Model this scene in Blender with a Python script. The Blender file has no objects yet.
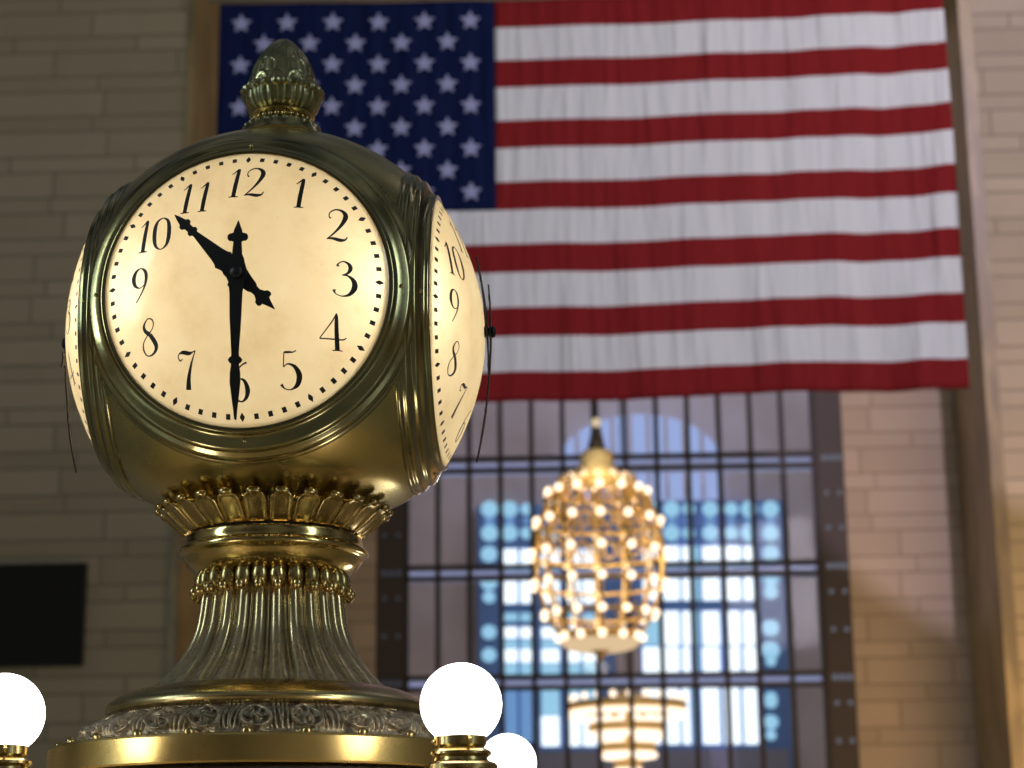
import bpy, bmesh, math, random
from mathutils import Vector, Matrix
random.seed(7)
SC = bpy.context.scene
COL = SC.collection
PI = math.pi
rad = math.radians

# ------------------------------------------------------------------ camera
F_PX = 2043.9
PITCH = rad(14.789); ROLL = rad(-0.603)
CAM = Vector((0, 0, 1.62))
FW = Vector((0, math.cos(PITCH), math.sin(PITCH)))
UP0 = Vector((0, -math.sin(PITCH), math.cos(PITCH)))
R0 = Vector((1, 0, 0))
RT = R0*math.cos(ROLL) + UP0*math.sin(ROLL)
UP = -R0*math.sin(ROLL) + UP0*math.cos(ROLL)
cd = bpy.data.cameras.new('camera')
cam = bpy.data.objects.new('camera', cd); COL.objects.link(cam)
m = Matrix((RT, UP, -FW)).transposed().to_4x4(); m.translation = CAM
cam.matrix_world = m
cd.sensor_width = 36.0; cd.lens = F_PX/1024*36
cd.clip_start = 0.1; cd.clip_end = 400
cd.dof.use_dof = True; cd.dof.focus_distance = 4.24; cd.dof.aperture_fstop = 4.2; cd.dof.aperture_blades = 0
SC.camera = cam
SC.view_settings.view_transform = 'Standard'; SC.view_settings.look = 'None'
SC.view_settings.exposure = 0.0; SC.view_settings.gamma = 1.0
SC.view_settings.use_curve_mapping = False

# ------------------------------------------------------------------ world (dim light of the big hall)
W = bpy.data.worlds.new('hall_light'); SC.world = W; W.use_nodes = True
nt = W.node_tree; nt.nodes.clear()
o = nt.nodes.new('ShaderNodeOutputWorld'); b = nt.nodes.new('ShaderNodeBackground')
tc = nt.nodes.new('ShaderNodeTexCoord'); sp = nt.nodes.new('ShaderNodeSeparateXYZ')
rm = nt.nodes.new('ShaderNodeMapRange'); rm.inputs[1].default_value = -1; rm.inputs[2].default_value = 1
cr = nt.nodes.new('ShaderNodeValToRGB')
nt.links.new(tc.outputs['Generated'], sp.inputs[0]); nt.links.new(sp.outputs['Z'], rm.inputs[0])
nt.links.new(rm.outputs[0], cr.inputs[0]); wn_ = nt.nodes.new('ShaderNodeTexNoise'); wn_.inputs['Scale'].default_value = 2.6; wn_.inputs['Detail'].default_value = 4; wn_.inputs['Roughness'].default_value = .6
nt.links.new(tc.outputs['Generated'], wn_.inputs['Vector'])
wr_ = nt.nodes.new('ShaderNodeMapRange'); wr_.inputs[1].default_value = .40; wr_.inputs[2].default_value = .64; wr_.inputs[3].default_value = .12; wr_.inputs[4].default_value = 2.1
nt.links.new(wn_.outputs[0], wr_.inputs[0])
wm_ = nt.nodes.new('ShaderNodeMix'); wm_.data_type = 'RGBA'; wm_.blend_type = 'MULTIPLY'; wm_.inputs[0].default_value = 1
nt.links.new(cr.outputs[0], wm_.inputs[6]); nt.links.new(wr_.outputs[0], wm_.inputs[7]); nt.links.new(wm_.outputs[2], b.inputs[0]); nt.links.new(b.outputs[0], o.inputs[0])
cr.color_ramp.elements[0].position = 0.0; cr.color_ramp.elements[0].color = (1.6, 1.15, .6, 1)
cr.color_ramp.elements[1].position = 1.0; cr.color_ramp.elements[1].color = (.38, .45, .50, 1)
e = cr.color_ramp.elements.new(.46); e.color = (.42, .34, .19, 1)
e = cr.color_ramp.elements.new(.62); e.color = (.22, .21, .19, 1)
b.inputs[1].default_value = 0.27

def light(kind, name, loc, target, energy, color, size=1.0, size_y=None, spot=None, blend=.2):
    l = bpy.data.lights.new(name, kind); l.energy = energy; l.color = color
    if kind == 'AREA':
        l.size = size
        if size_y: l.shape = 'RECTANGLE'; l.size_y = size_y
    elif kind == 'SPOT':
        l.spot_size = spot; l.spot_blend = blend; l.shadow_soft_size = size
    else: l.shadow_soft_size = size
    ob = bpy.data.objects.new(name, l); COL.objects.link(ob); ob.location = loc
    d = Vector(target) - Vector(loc)
    ob.rotation_euler = d.to_track_quat('-Z', 'Y').to_euler()
    return ob

# area light added near the flag to brighten it like daylight from the right
light('AREA', 'flag_side_light', (7.5, 13, 14), (2.5, 25, 7.5), 780, (.98, .90, 1.0), 4, 5)
# cool daylight through the opposite end windows: upper part of the window recess and right wall
light('SPOT', 'end_window_light', (10, 2, 31), (12.5, 45, 15.4), 31000, (.94, .77, 1.0), .3, spot=rad(19), blend=.03)
# tall pale windows high on both long sides of the hall
light('AREA', 'left_window_light', (-17, -2, 9), (0, 5, 3), 900, (.72, .95, 1.0), 3, 10)
light('AREA', 'right_window_light', (16, -6, 10), (0, 5, 3), 700, (.75, .96, 1.0), 3, 10)
# warm hall lamps low down
light('AREA', 'hall_lamp_light', (11, 33, 3.0), (9, 45, 9), 560, (1.0, .56, .18), 3, 3)

# ------------------------------------------------------------------ helpers
def ray(px, py):
    return (FW + RT*((px-512)/F_PX) - UP*((py-384)/F_PX)).normalized()
WA = rad(2.0)                       # the end wall is turned a little
def wl(px, py, d):                  # (across, height) on the wall-parallel plane at depth d
    r = ray(px, py); nd = Vector((math.sin(WA), math.cos(WA), 0)); t = Vector((math.cos(WA), -math.sin(WA), 0))
    s = d / r.dot(nd); P = CAM + r*s
    return P.dot(t), P.z
def at(px, py, Y):
    r = ray(px, py); s = Y/r.y; return CAM + r*s

def setp(o, label=None, cat=None, group=None, kind=None):
    if label: o['label'] = label
    if cat: o['category'] = cat
    if group: o['group'] = group
    if kind: o['kind'] = kind
    return o
def empty(name, loc=(0,0,0), rz=0, label=None, cat=None, group=None, kind=None):
    o = bpy.data.objects.new(name, None); COL.objects.link(o); o.location = loc; o.rotation_euler = (0,0,rz)
    o.empty_display_size = .05
    return setp(o, label, cat, group, kind)
def mk(name, verts, faces, mat, parent=None, smooth=True, loc=None, rz=0, autos=None):
    me = bpy.data.meshes.new(name); me.from_pydata([tuple(v) for v in verts], [], faces)
    bm = bmesh.new(); bm.from_mesh(me); bmesh.ops.recalc_face_normals(bm, faces=bm.faces); bm.to_mesh(me); bm.free()
    if smooth:
        for p in me.polygons: p.use_smooth = True
        if autos:
            me.set_sharp_from_angle(angle=rad(autos))
    for mt in (mat if isinstance(mat, (list, tuple)) else [mat]): me.materials.append(mt)
    o = bpy.data.objects.new(name, me); COL.objects.link(o)
    if parent: o.parent = parent
    if loc is not None: o.location = loc
    if rz: o.rotation_euler = (0,0,rz)
    return o
class MB:
    def __init__(s): s.v = []; s.f = []
    def add(s, v, f):
        n = len(s.v); s.v += [tuple(x) for x in v]; s.f += [tuple(i+n for i in q) for q in f]; return s
    def box(s, x0, x1, y0, y1, z0, z1):
        v = [(x,y,z) for x in (x0,x1) for y in (y0,y1) for z in (z0,z1)]
        return s.add(v, [(0,1,3,2),(4,6,7,5),(0,4,5,1),(2,3,7,6),(0,2,6,4),(1,5,7,3)])
    def lathe(s, prof, n=64, c=(0,0,0), caps=True, rfun=None):
        v = []; f = []; m = len(prof)
        for j in range(n):
            th = 2*PI*j/n
            for i, (r, z) in enumerate(prof):
                rr = rfun(r, z, th, i) if rfun else r
                v.append((c[0]+rr*math.cos(th), c[1]+rr*math.sin(th), c[2]+z))
        for j in range(n):
            k = (j+1) % n
            for i in range(m-1): f.append((j*m+i, k*m+i, k*m+i+1, j*m+i+1))
        if caps:
            if prof[0][0] > 1e-4: f.append(tuple(j*m for j in range(n)))
            if prof[-1][0] > 1e-4: f.append(tuple(j*m+m-1 for j in range(n)))
        return s.add(v, f)
    def ball(s, c, r, n=12, m=8, sc=(1,1,1), rot=None):
        v = []; f = []
        for i in range(m+1):
            a = PI*i/m
            for j in range(n):
                t = 2*PI*j/n
                p = Vector((math.sin(a)*math.cos(t)*sc[0]*r, math.sin(a)*math.sin(t)*sc[1]*r, math.cos(a)*sc[2]*r))
                if rot: p = rot @ p
                v.append(p + Vector(c))
        for i in range(m):
            for j in range(n):
                f.append((i*n+j, i*n+(j+1)%n, (i+1)*n+(j+1)%n, (i+1)*n+j))
        return s.add(v, f)
    def tube(s, pts, r, n=8, closed=False):
        pts = [Vector(p) for p in pts]; v = []; f = []; N = len(pts)
        for i, p in enumerate(pts):
            a = pts[(i+1) % N] if (closed or i < N-1) else p; bb = pts[i-1] if (closed or i > 0) else p
            d = (a-bb).normalized(); h = Vector((0,0,1)) if abs(d.z) < .95 else Vector((1,0,0))
            x = d.cross(h).normalized(); y = d.cross(x)
            rr = r[i] if isinstance(r, (list, tuple)) else r
            for j in range(n):
                t = 2*PI*j/n; v.append(p + x*rr*math.cos(t) + y*rr*math.sin(t))
        M = N if closed else N-1
        for i in range(M):
            k = (i+1) % N
            for j in range(n): f.append((i*n+j, i*n+(j+1)%n, k*n+(j+1)%n, k*n+j))
        if not closed: f.append(tuple(range(n))); f.append(tuple((N-1)*n+j for j in range(n)))
        return s.add(v, f)
    def build(s, name, mat, parent=None, **k): return mk(name, s.v, s.f, mat, parent, **k)

def cr_spline(pts, n=10):           # Catmull-Rom through tuples
    P = [pts[0]] + list(pts) + [pts[-1]]; out = []
    for i in range(1, len(P)-2):
        for k in range(n):
            t = k/n; q = []
            for a, b_, c, d in zip(P[i-1], P[i], P[i+1], P[i+2]):
                q.append(.5*((2*b_)+(-a+c)*t+(2*a-5*b_+4*c-d)*t*t+(-a+3*b_-3*c+d)*t**3))
            out.append(tuple(q))
    out.append(tuple(pts[-1])); return out

# ------------------------------------------------------------------ materials
def mat(name, color=(.5,.5,.5), rough=.5, metal=0, **k):
    m = bpy.data.materials.new(name); m.use_nodes = True
    p = m.node_tree.nodes['Principled BSDF']
    p.inputs['Base Color'].default_value = (*color, 1); p.inputs['Roughness'].default_value = rough; p.inputs['Metallic'].default_value = metal
    for a, v in k.items(): p.inputs[a.replace('_', ' ')].default_value = v
    return m
def nodes(m): return m.node_tree.nodes, m.node_tree.links, m.node_tree.nodes['Principled BSDF']
def noise(N, L, scale, detail=4, coord='Object', vec=None, rough=.55):
    t = N.new('ShaderNodeTexNoise'); t.inputs['Scale'].default_value = scale; t.inputs['Detail'].default_value = detail; t.inputs['Roughness'].default_value = rough
    if vec is None:
        c = N.new('ShaderNodeTexCoord'); vec = c.outputs[coord]
    L.new(vec, t.inputs['Vector']); return t
def ramp(N, L, fac, stops):
    r = N.new('ShaderNodeValToRGB'); L.new(fac, r.inputs[0])
    while len(r.color_ramp.elements) > 1: r.color_ramp.elements.remove(r.color_ramp.elements[-1])
    r.color_ramp.elements[0].position = stops[0][0]; r.color_ramp.elements[0].color = (*stops[0][1], 1)
    for p, c in stops[1:]:
        e = r.color_ramp.elements.new(p); e.color = (*c, 1)
    return r
def math_(N, L, op, a, b_=None, c=None):
    n = N.new('ShaderNodeMath'); n.operation = op
    for i, v in enumerate((a, b_, c)):
        if v is None: continue
        if isinstance(v, (int, float)): n.inputs[i].default_value = v
        else: L.new(v, n.inputs[i])
    return n.outputs[0]
def bump(N, L, P, h, strength=.3, dist=.01):
    b_ = N.new('ShaderNodeBump'); b_.inputs['Strength'].default_value = strength; b_.inputs['Distance'].default_value = dist
    L.new(h, b_.inputs['Height']); L.new(b_.outputs[0], P.inputs['Normal'])

def brass(name, c1, c2, r1=.18, r2=.34, scale=6, bs=.08):
    m = mat(name, c1, .25, 1.0); N, L, P = nodes(m)
    t = noise(N, L, scale, 6, rough=.6)
    r = ramp(N, L, t.outputs[0], [(.38, c1), (.62, c2)]); L.new(r.outputs[0], P.inputs['Base Color'])
    rr = ramp(N, L, t.outputs[0], [(.35, (r1,)*3), (.7, (r2,)*3)]); L.new(rr.outputs[0], P.inputs['Roughness'])
    t2 = noise(N, L, 14, 3); bump(N, L, P, t2.outputs[0], bs, .006)
    return m
BR_BODY = brass('aged_dark_brass', (.66, .50, .19), (.42, .335, .14), .19, .32, 5)
BR_RIM = brass('olive_patinated_brass', (.42, .34, .155), (.25, .225, .12), .13, .25, 7)
BR_GOLD = brass('polished_brass', (.80, .56, .20), (.64, .45, .17), .24, .34, 5, .05)
BR_MID = brass('worn_gilt_brass', (.60, .44, .18), (.40, .30, .13), .2, .32, 14)
BR_FIN = brass('dark_green_bronze', (.40, .35, .18), (.22, .21, .12), .25, .4, 14)
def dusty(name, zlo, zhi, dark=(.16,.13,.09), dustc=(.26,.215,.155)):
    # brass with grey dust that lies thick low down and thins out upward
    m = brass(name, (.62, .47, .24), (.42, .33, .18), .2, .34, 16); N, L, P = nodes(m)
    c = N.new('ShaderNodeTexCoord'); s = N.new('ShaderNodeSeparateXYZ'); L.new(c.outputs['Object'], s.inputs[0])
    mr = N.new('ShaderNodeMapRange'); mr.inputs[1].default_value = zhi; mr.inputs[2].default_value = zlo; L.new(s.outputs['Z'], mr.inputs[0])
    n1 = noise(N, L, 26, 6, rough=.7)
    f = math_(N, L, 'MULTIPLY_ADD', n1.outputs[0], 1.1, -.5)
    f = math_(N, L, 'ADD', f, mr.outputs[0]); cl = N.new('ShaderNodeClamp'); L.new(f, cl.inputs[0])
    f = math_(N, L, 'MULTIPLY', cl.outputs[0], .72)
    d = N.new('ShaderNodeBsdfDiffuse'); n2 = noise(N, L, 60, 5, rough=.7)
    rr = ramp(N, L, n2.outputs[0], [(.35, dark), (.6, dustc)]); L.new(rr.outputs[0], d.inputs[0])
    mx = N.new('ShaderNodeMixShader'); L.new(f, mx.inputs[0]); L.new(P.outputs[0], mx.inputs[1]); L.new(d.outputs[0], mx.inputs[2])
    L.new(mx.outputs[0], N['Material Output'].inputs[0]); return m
BLACK = mat('black_enamel', (.004, .004, .004), .45)
INK = mat('black_painted_numerals', (.006, .005, .004), .6)
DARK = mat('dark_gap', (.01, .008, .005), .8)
def glow(name, c, s):
    m = bpy.data.materials.new(name); m.use_nodes = True; N = m.node_tree.nodes; L = m.node_tree.links
    N.remove(N['Principled BSDF']); e = N.new('ShaderNodeEmission'); e.inputs[0].default_value = (*c, 1); e.inputs[1].default_value = s
    L.new(e.outputs[0], N['Material Output'].inputs[0]); return m
# opal dial glass: lit through from lamps inside the clock
def opal():
    m = bpy.data.materials.new('opal_dial_glass'); m.use_nodes = True; N = m.node_tree.nodes; L = m.node_tree.links
    N.remove(N['Principled BSDF'])
    t = N.new('ShaderNodeBsdfTranslucent'); d = N.new('ShaderNodeBsdfDiffuse'); g = N.new('ShaderNodeBsdfGlossy')
    n = noise(N, L, 9, 7, rough=.62); r = ramp(N, L, n.outputs[0], [(.3, (.80, .66, .42)), (.5, (.88, .76, .52)), (.72, (.92, .82, .60))])
    n2 = noise(N, L, 55, 4, rough=.7); r2 = ramp(N, L, n2.outputs[0], [(.22, (.86, .84, .8)), (.34, (1, 1, 1))])
    mx0 = N.new('ShaderNodeMix'); mx0.data_type = 'RGBA'; mx0.blend_type = 'MULTIPLY'; mx0.inputs[0].default_value = 1
    L.new(r.outputs[0], mx0.inputs[6]); L.new(r2.outputs[0], mx0.inputs[7])
    L.new(mx0.outputs[2], t.inputs[0]); d.inputs[0].default_value = (.5, .47, .38, 1); g.inputs['Roughness'].default_value = .12
    a = N.new('ShaderNodeMixShader'); a.inputs[0].default_value = .12; L.new(t.outputs[0], a.inputs[1]); L.new(d.outputs[0], a.inputs[2])
    c = N.new('ShaderNodeMixShader'); c.inputs[0].default_value = .035; L.new(a.outputs[0], c.inputs[1]); L.new(g.outputs[0], c.inputs[2])
    L.new(c.outputs[0], N['Material Output'].inputs[0]); return m
OPAL = opal()

def stone(name, c_lo, c_hi, joint, P1=.62, P2=.34, bw=1.9, rough=.75, var=.5, coordrot=0):
    """ashlar wall of thick and thin courses with staggered joints"""
    m = mat(name, c_lo, rough); N, L, P = nodes(m)
    c = N.new('ShaderNodeTexCoord'); s = N.new('ShaderNodeSeparateXYZ'); L.new(c.outputs['Object'], s.inputs[0])
    per = P1+P2
    nw = noise(N, L, .8, 2); 
    z = s.outputs['Z']; u = math_(N, L, 'ADD', s.outputs['X'], math_(N, L, 'MULTIPLY', s.outputs['Y'], .9))
    zz = math_(N, L, 'DIVIDE', z, per); k = math_(N, L, 'FLOOR', zz); fr = math_(N, L, 'MULTIPLY', math_(N, L, 'FRACT', zz), per)
    isthin = math_(N, L, 'GREATER_THAN', fr, P1)
    row = math_(N, L, 'ADD', math_(N, L, 'MULTIPLY', k, 2), isthin)
    v = math_(N, L, 'SUBTRACT', fr, math_(N, L, 'MULTIPLY', isthin, P1))
    hgt = math_(N, L, 'SUBTRACT', P1, math_(N, L, 'MULTIPLY', isthin, P1-P2))
    dz = math_(N, L, 'MINIMUM', v, math_(N, L, 'SUBTRACT', hgt, v))
    wn0 = N.new('ShaderNodeTexWhiteNoise'); wn0.noise_dimensions = '1D'; L.new(row, wn0.inputs['W'])
    off = math_(N, L, 'MULTIPLY', wn0.outputs['Value'], bw)
    uu = math_(N, L, 'DIVIDE', math_(N, L, 'ADD', u, off), bw); cu = math_(N, L, 'FLOOR', uu); fu = math_(N, L, 'MULTIPLY', math_(N, L, 'FRACT', uu), bw)
    du = math_(N, L, 'MINIMUM', fu, math_(N, L, 'SUBTRACT', bw, fu))
    dd = math_(N, L, 'MINIMUM', dz, du)
    jt = N.new('ShaderNodeMapRange'); jt.inputs[1].default_value = .012; jt.inputs[2].default_value = .035; L.new(dd, jt.inputs[0])
    cb = N.new('ShaderNodeCombineXYZ'); L.new(row, cb.inputs[0]); L.new(cu, cb.inputs[1])
    wn = N.new('ShaderNodeTexWhiteNoise'); wn.noise_dimensions = '2D'; L.new(cb.outputs[0], wn.inputs['Vector'])
    n1 = noise(N, L, 1.3, 6, rough=.6)
    f = math_(N, L, 'ADD', math_(N, L, 'MULTIPLY', wn.outputs['Value'], var), math_(N, L, 'MULTIPLY', n1.outputs[0], 1-var))
    r = ramp(N, L, f, [(.2, c_lo), (.8, c_hi)])
    mx = N.new('ShaderNodeMix'); mx.data_type = 'RGBA'; L.new(jt.outputs[0], mx.inputs[0])
    mx.inputs[6].default_value = (*joint, 1); L.new(r.outputs[0], mx.inputs[7]); L.new(mx.outputs[2], P.inputs['Base Color'])
    bump(N, L, P, jt.outputs[0], .5, .02)
    return m
STONE = stone('limestone_blocks', (.42, .365, .26), (.52, .455, .335), (.29, .25, .18), .58, .35, 2.7)
STONE2 = stone('limestone_blocks_recess', (.43, .35, .26), (.52, .43, .33), (.34, .27, .20), .58, .36, 1.9)
MARBLE = mat('tan_polished_stone', (.42, .31, .14), .35); N, L, P = nodes(MARBLE)
tcm = N.new('ShaderNodeTexCoord'); mpm = N.new('ShaderNodeMapping'); mpm.inputs['Scale'].default_value = (1, .35, .25); mpm.inputs['Rotation'].default_value = (.6, 0, 0)
L.new(tcm.outputs['Object'], mpm.inputs[0]); t = noise(N, L, 1.6, 5, vec=mpm.outputs[0]); r = ramp(N, L, t.outputs[0], [(.4, (.25, .20, .11)), (.56, (.43, .345, .18))]); L.new(r.outputs[0], P.inputs['Base Color'])
IRON = mat('dark_window_iron', (.035, .026, .024), .6)
IRON2 = mat('dark_bronze_frame', (.055, .042, .036), .6)
def glassm(name, tint=(1,1,1), fac=.06):
    m = bpy.data.materials.new(name); m.use_nodes = True; N = m.node_tree.nodes; L = m.node_tree.links
    N.remove(N['Principled BSDF']); t = N.new('ShaderNodeBsdfTransparent'); t.inputs[0].default_value = (*tint, 1); g = N.new('ShaderNodeBsdfGlossy'); g.inputs['Roughness'].default_value = .05
    x = N.new('ShaderNodeMixShader'); x.inputs[0].default_value = fac; L.new(t.outputs[0], x.inputs[1]); L.new(g.outputs[0], x.inputs[2]); L.new(x.outputs[0], N['Material Output'].inputs[0]); return m
GLASS = glassm('window_glass', (.97, .97, 1), .008)
LAV = mat('lavender_grey_plaster', (.46, .41, .42), .8); N, L, P = nodes(LAV)
t = noise(N, L, .35, 4); r = ramp(N, L, t.outputs[0], [(.35, (.42, .37, .36)), (.65, (.56, .51, .54))]); L.new(r.outputs[0], P.inputs['Base Color'])
BLUE = mat('blue_painted_metal', (.13, .27, .60), .6)
PANE_W = glow('bright_daylit_pane', (.86, .97, 1.0), 1.5)
PANE_B = glow('pale_blue_daylit_pane', (.36, .68, .86), .95)
PANE_M = glow('blue_daylit_pane', (.20, .40, .72), .8)
PANE_A = glow('dim_blue_frosted_pane', (.36, .46, .76), .95)
CATW = glow('catwalk_glass_lit_by_daylight', (.27, .30, .46), .9)
GOLD = mat('gilded_metal', (.85, .58, .20), .4, .35)
WARM = glow('warm_bulb', (1.0, .78, .54), 2.2)
WARM2 = glow('warm_lamp_ring', (1.0, .82, .60), 1.9)
GLOBE = glow('lit_opal_globe', (1.0, .97, .90), 7)

# ------------------------------------------------------------------ the hall: floor, end wall
RZ = -WA
def wallobj(name, mb, m, **k):
    o = mb.build(name, m, smooth=False, rz=RZ, **k); return o
D1, D2 = 40.9, 45.0     # outer wall face, window recess face
fl = MB(); fl.box(-24, 24, -14, 46, -.3, 0); FLOORM = mat('pale_marble_floor', (.42, .36, .28), .25)
N, L, P = nodes(FLOORM); t = noise(N, L, .6, 5); r = ramp(N, L, t.outputs[0], [(.4, (.36, .30, .22)), (.6, (.48, .42, .33))]); L.new(r.outputs[0], P.inputs['Base Color'])
setp(fl.build('floor', FLOORM, smooth=False, rz=RZ), kind='structure')
TOPZ = 26
xl, _ = wl(170, 600, D1); xr, _ = wl(1010, 580, D1)
wxl, _ = wl(376, 566, D2); wxr, _ = wl(849, 561, D2)     # window opening incl. dark side frames
b_ = MB(); b_.box(-22, xl-.0, D1, D1+5, 0, TOPZ); setp(wallobj('wall_left', b_, STONE), kind='structure')
b_ = MB(); b_.box(xr, 22, D1, D1+5, 0, TOPZ); setp(wallobj('wall_right', b_, STONE), kind='structure')
# reveals of the tall recess (tan stone facing, in two strips)
b_ = MB(); b_.box(xl-.02, xl+.12, D1-.03, D2+.05, 0, TOPZ); b_.box(xl, xl+.16, D1-.06, D1+.5, 0, TOPZ); setp(wallobj('trim_1', b_, MARBLE), kind='structure')
b_ = MB(); b_.box(xr-.12, xr+.02, D1-.03, D2+.05, 0, TOPZ); b_.box(xr-.24, xr+.04, D1-.10, D1+1.6, 0, TOPZ); setp(wallobj('trim_2', b_, MARBLE), kind='structure')
b_ = MB(); b_.box(xl+.12, wxl, D2, D2+.6, 0, TOPZ); b_.box(wxr, xr-.12, D2, D2+.6, 0, TOPZ); b_.box(wxl, wxr, D2, D2+.6, 17.5, TOPZ)
setp(wallobj('wall_back', b_, STONE2), kind='structure')
b_ = MB(); b_.box(-22, 22, D1-.3, D2+.6, TOPZ, TOPZ+.3); setp(wallobj('ceiling', b_, MARBLE), kind='structure')

# the great window: iron grid in front, glass behind it
win = empty('window_1', (0,0,0), RZ, kind='structure')
s0, _ = wl(406, 460, D2); s1, _ = wl(815, 455, D2)
zt = []
for (ya, yb) in ((455, 466.5), (563.5, 574.5), (674.5, 685.7)):
    _, za = wl(620, ya, D2); _, zb = wl(620, yb, D2); zt.append((za, zb))
per = zt[0][0]-zt[1][0]
zt += [(zt[0][0]+per, zt[0][1]+per), (zt[2][0]-per, zt[2][1]-per), (zt[0][0]+2*per, zt[0][1]+2*per)]
NB = 13; bw = (s1-s0)/NB
GZ0, GZ1 = 4.0, 17.4
for i in range(NB+1):
    x = s0+bw*i; b_ = MB(); b_.box(x-.055, x+.055, D2+.1, D2+.35, GZ0, GZ1); b_.build('mullion', IRON, win, smooth=False)
for za, zb in zt:
    for z in (za, zb):
        if z < GZ1:
            b_ = MB(); b_.box(s0, s1, D2+.08, D2+.32, z-.045, z+.045); b_.build('transom', IRON, win, smooth=False)
    if za < GZ1:
        b_ = MB(); b_.box(s0, s1, D2+.40, D2+1.0, zb+.05, za-.05); b_.build('catwalk_glass', CATW, win, smooth=False)
b_ = MB(); b_.box(s0, s1, D2+.36, D2+.372, GZ0, GZ1); b_.build('glass_pane', GLASS, win, smooth=False)
for (xa, xb) in ((wxl, s0-.045), (s1+.045, wxr)):
    b_ = MB(); b_.box(xa, xb, D2+.05, D2+.5, GZ0, GZ1); fr_ = b_.build('side_frame', IRON2, win, smooth=False)
    sp_ = MB()
    for za, zb in zt[:4]:
        zc = (za+zb)/2
        for k in (.28, .55, .82): sp_.ball((xa+(xb-xa)*k, D2+.05, zc), .075, 10, 6, (1,.25,1))
    for z in [zt[1][0]-per*k for k in (.28, .62, 1.27, 1.6)] + [zt[1][0]+per*.3, zt[1][0]+per*.62]:
        for k in (.3, .8): sp_.ball((xa+(xb-xa)*k, D2+.05, z), .055, 10, 6, (1,.25,1))
    sp_.build('pierced_hole', glow('backlit_hole', (.30, .31, .38), .42 if xa > 0 else .12), fr_)
b_ = MB(); b_.box(wxl, wxr, D2, D2+.6, 0, GZ0); b_.build('sill_panel', STONE2, win, smooth=False)

# second layer beyond the glazing: plaster wall with the outer window
D3 = 56.0
b_ = MB(); b_.box(-16, 24, D3+.3, D3+.6, 0, 26); setp(wallobj('wall_far', b_, LAV), kind='structure')
light('AREA', 'glazing_daylight', (6, 49, 25), (3, 56.3, 12), 1100, (.84, .84, 1.0), 12, 3)
w2 = empty('window_2', (0,0,0), RZ, kind='structure')
def rect(mb, px0, px1, py0, py1, d, th, inset=0):
    # pixel box -> wall rectangle at depth d, using its centre for the perspective
    ym = (py0+py1)/2; a, _ = wl(px0, ym, d); c, _ = wl(px1, ym, d); xm = (px0+px1)/2
    _, z1 = wl(xm, py0, d); _, z0 = wl(xm, py1, d)
    mb.box(a, c, d, d+th, z0, z1); return mb
rect(MB(), 478, 789, 503, 780, D3, .3).build('frame_panel', BLUE, w2, smooth=False)
colsL = [(501.5,517.5), (520.5,532.5), (541.5,559.5), (565.5,580.5), (583,596.5)]
colsR = [(643,660.5), (663.5,679.5), (682.5,690.5), (693,699), (702.5,720), (724.5,740.5), (744,757.5)]
def pane(px0, px1, py0, py1, m):
    b_ = MB(); rect(b_, px0, px1, py0, py1, D3-.06, .06); return b_.build('pane', m, w2, smooth=False)
for (a, c) in colsL[:2]+colsL[2:]:
    pane(a, c, 549, 564, PANE_W); pane(a, c, 566, 574, PANE_B); pane(a, c, 576, 603, PANE_W)
    pane(a, c, 613, 621, PANE_B); pane(a, c, 627, 638, PANE_W if a < 570 else PANE_B); pane(a, c, 640, 648, PANE_B); pane(a, c, 649, 662, PANE_W); pane(a, c, 663, 674, PANE_B)
    if a > 535: pane(a, c, 688, 715, PANE_B if a < 600 and a > 560 else PANE_B); pane(a, c, 716, 746, PANE_W)
    else: pane(a, c, 690, 742, PANE_M)
for (a, c) in colsR:
    thin = c-a < 7
    A_, B_ = (PANE_B, PANE_B) if thin else (PANE_W, PANE_B)
    pane(a, c, 546, 561, A_); pane(a, c, 563, 571, B_); pane(a, c, 573, 600, A_)
    pane(a, c, 611, 645, A_ if a > 655 else B_); pane(a, c, 647, 672, A_); pane(a, c, 688, 744, A_)
def discs(px, py, rp, m, name='round_pane'):
    a, z = wl(px, py, D3-.05); r_ = rp/F_PX*D3*1.05; b_ = MB(); b_.ball((a, D3-.04, z), r_, 14, 8, (1, .12, 1)); b_.build(name, m, w2)
for (px0, px1) in [(481, 498), (501.5,517.5), (520.5,532.5), (541.5,559.5), (643,660.5), (663.5,679.5), (682.5,695), (702.5,718), (724.5,738), (741,757.5), (762,779)]:
    pm = (px0+px1)/2; rr = min(8.2, (px1-px0)/2)
    for py in (509, 533): discs(pm, py, rr, PANE_B)
    discs(pm, 521, rr*.6, PANE_M)
for px, ys in ((489, ((554,8),(582,8),(597,6),(632,7),(655,7))), (771, ((553,8),(578,8),(592,7),(628,8),(650,8.5),(661,5),(698,6),(702,6),(722,7),(735,5)))):
    for (y_, r_) in ys: discs(px, y_, r_, PANE_B, 'rosette_pane')
# plaster pier between the two halves and the dim band under the panes
rect(MB(), 617, 641, 600, 780, D3-.10, .12).build('pier', LAV, w2, smooth=False)
rect(MB(), 535.5, 790, 750, 790, D3-.08, .10).build('sill_band', mat('grey_blue_ledge', (.26,.28,.38), .7), w2, smooth=False)
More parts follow.
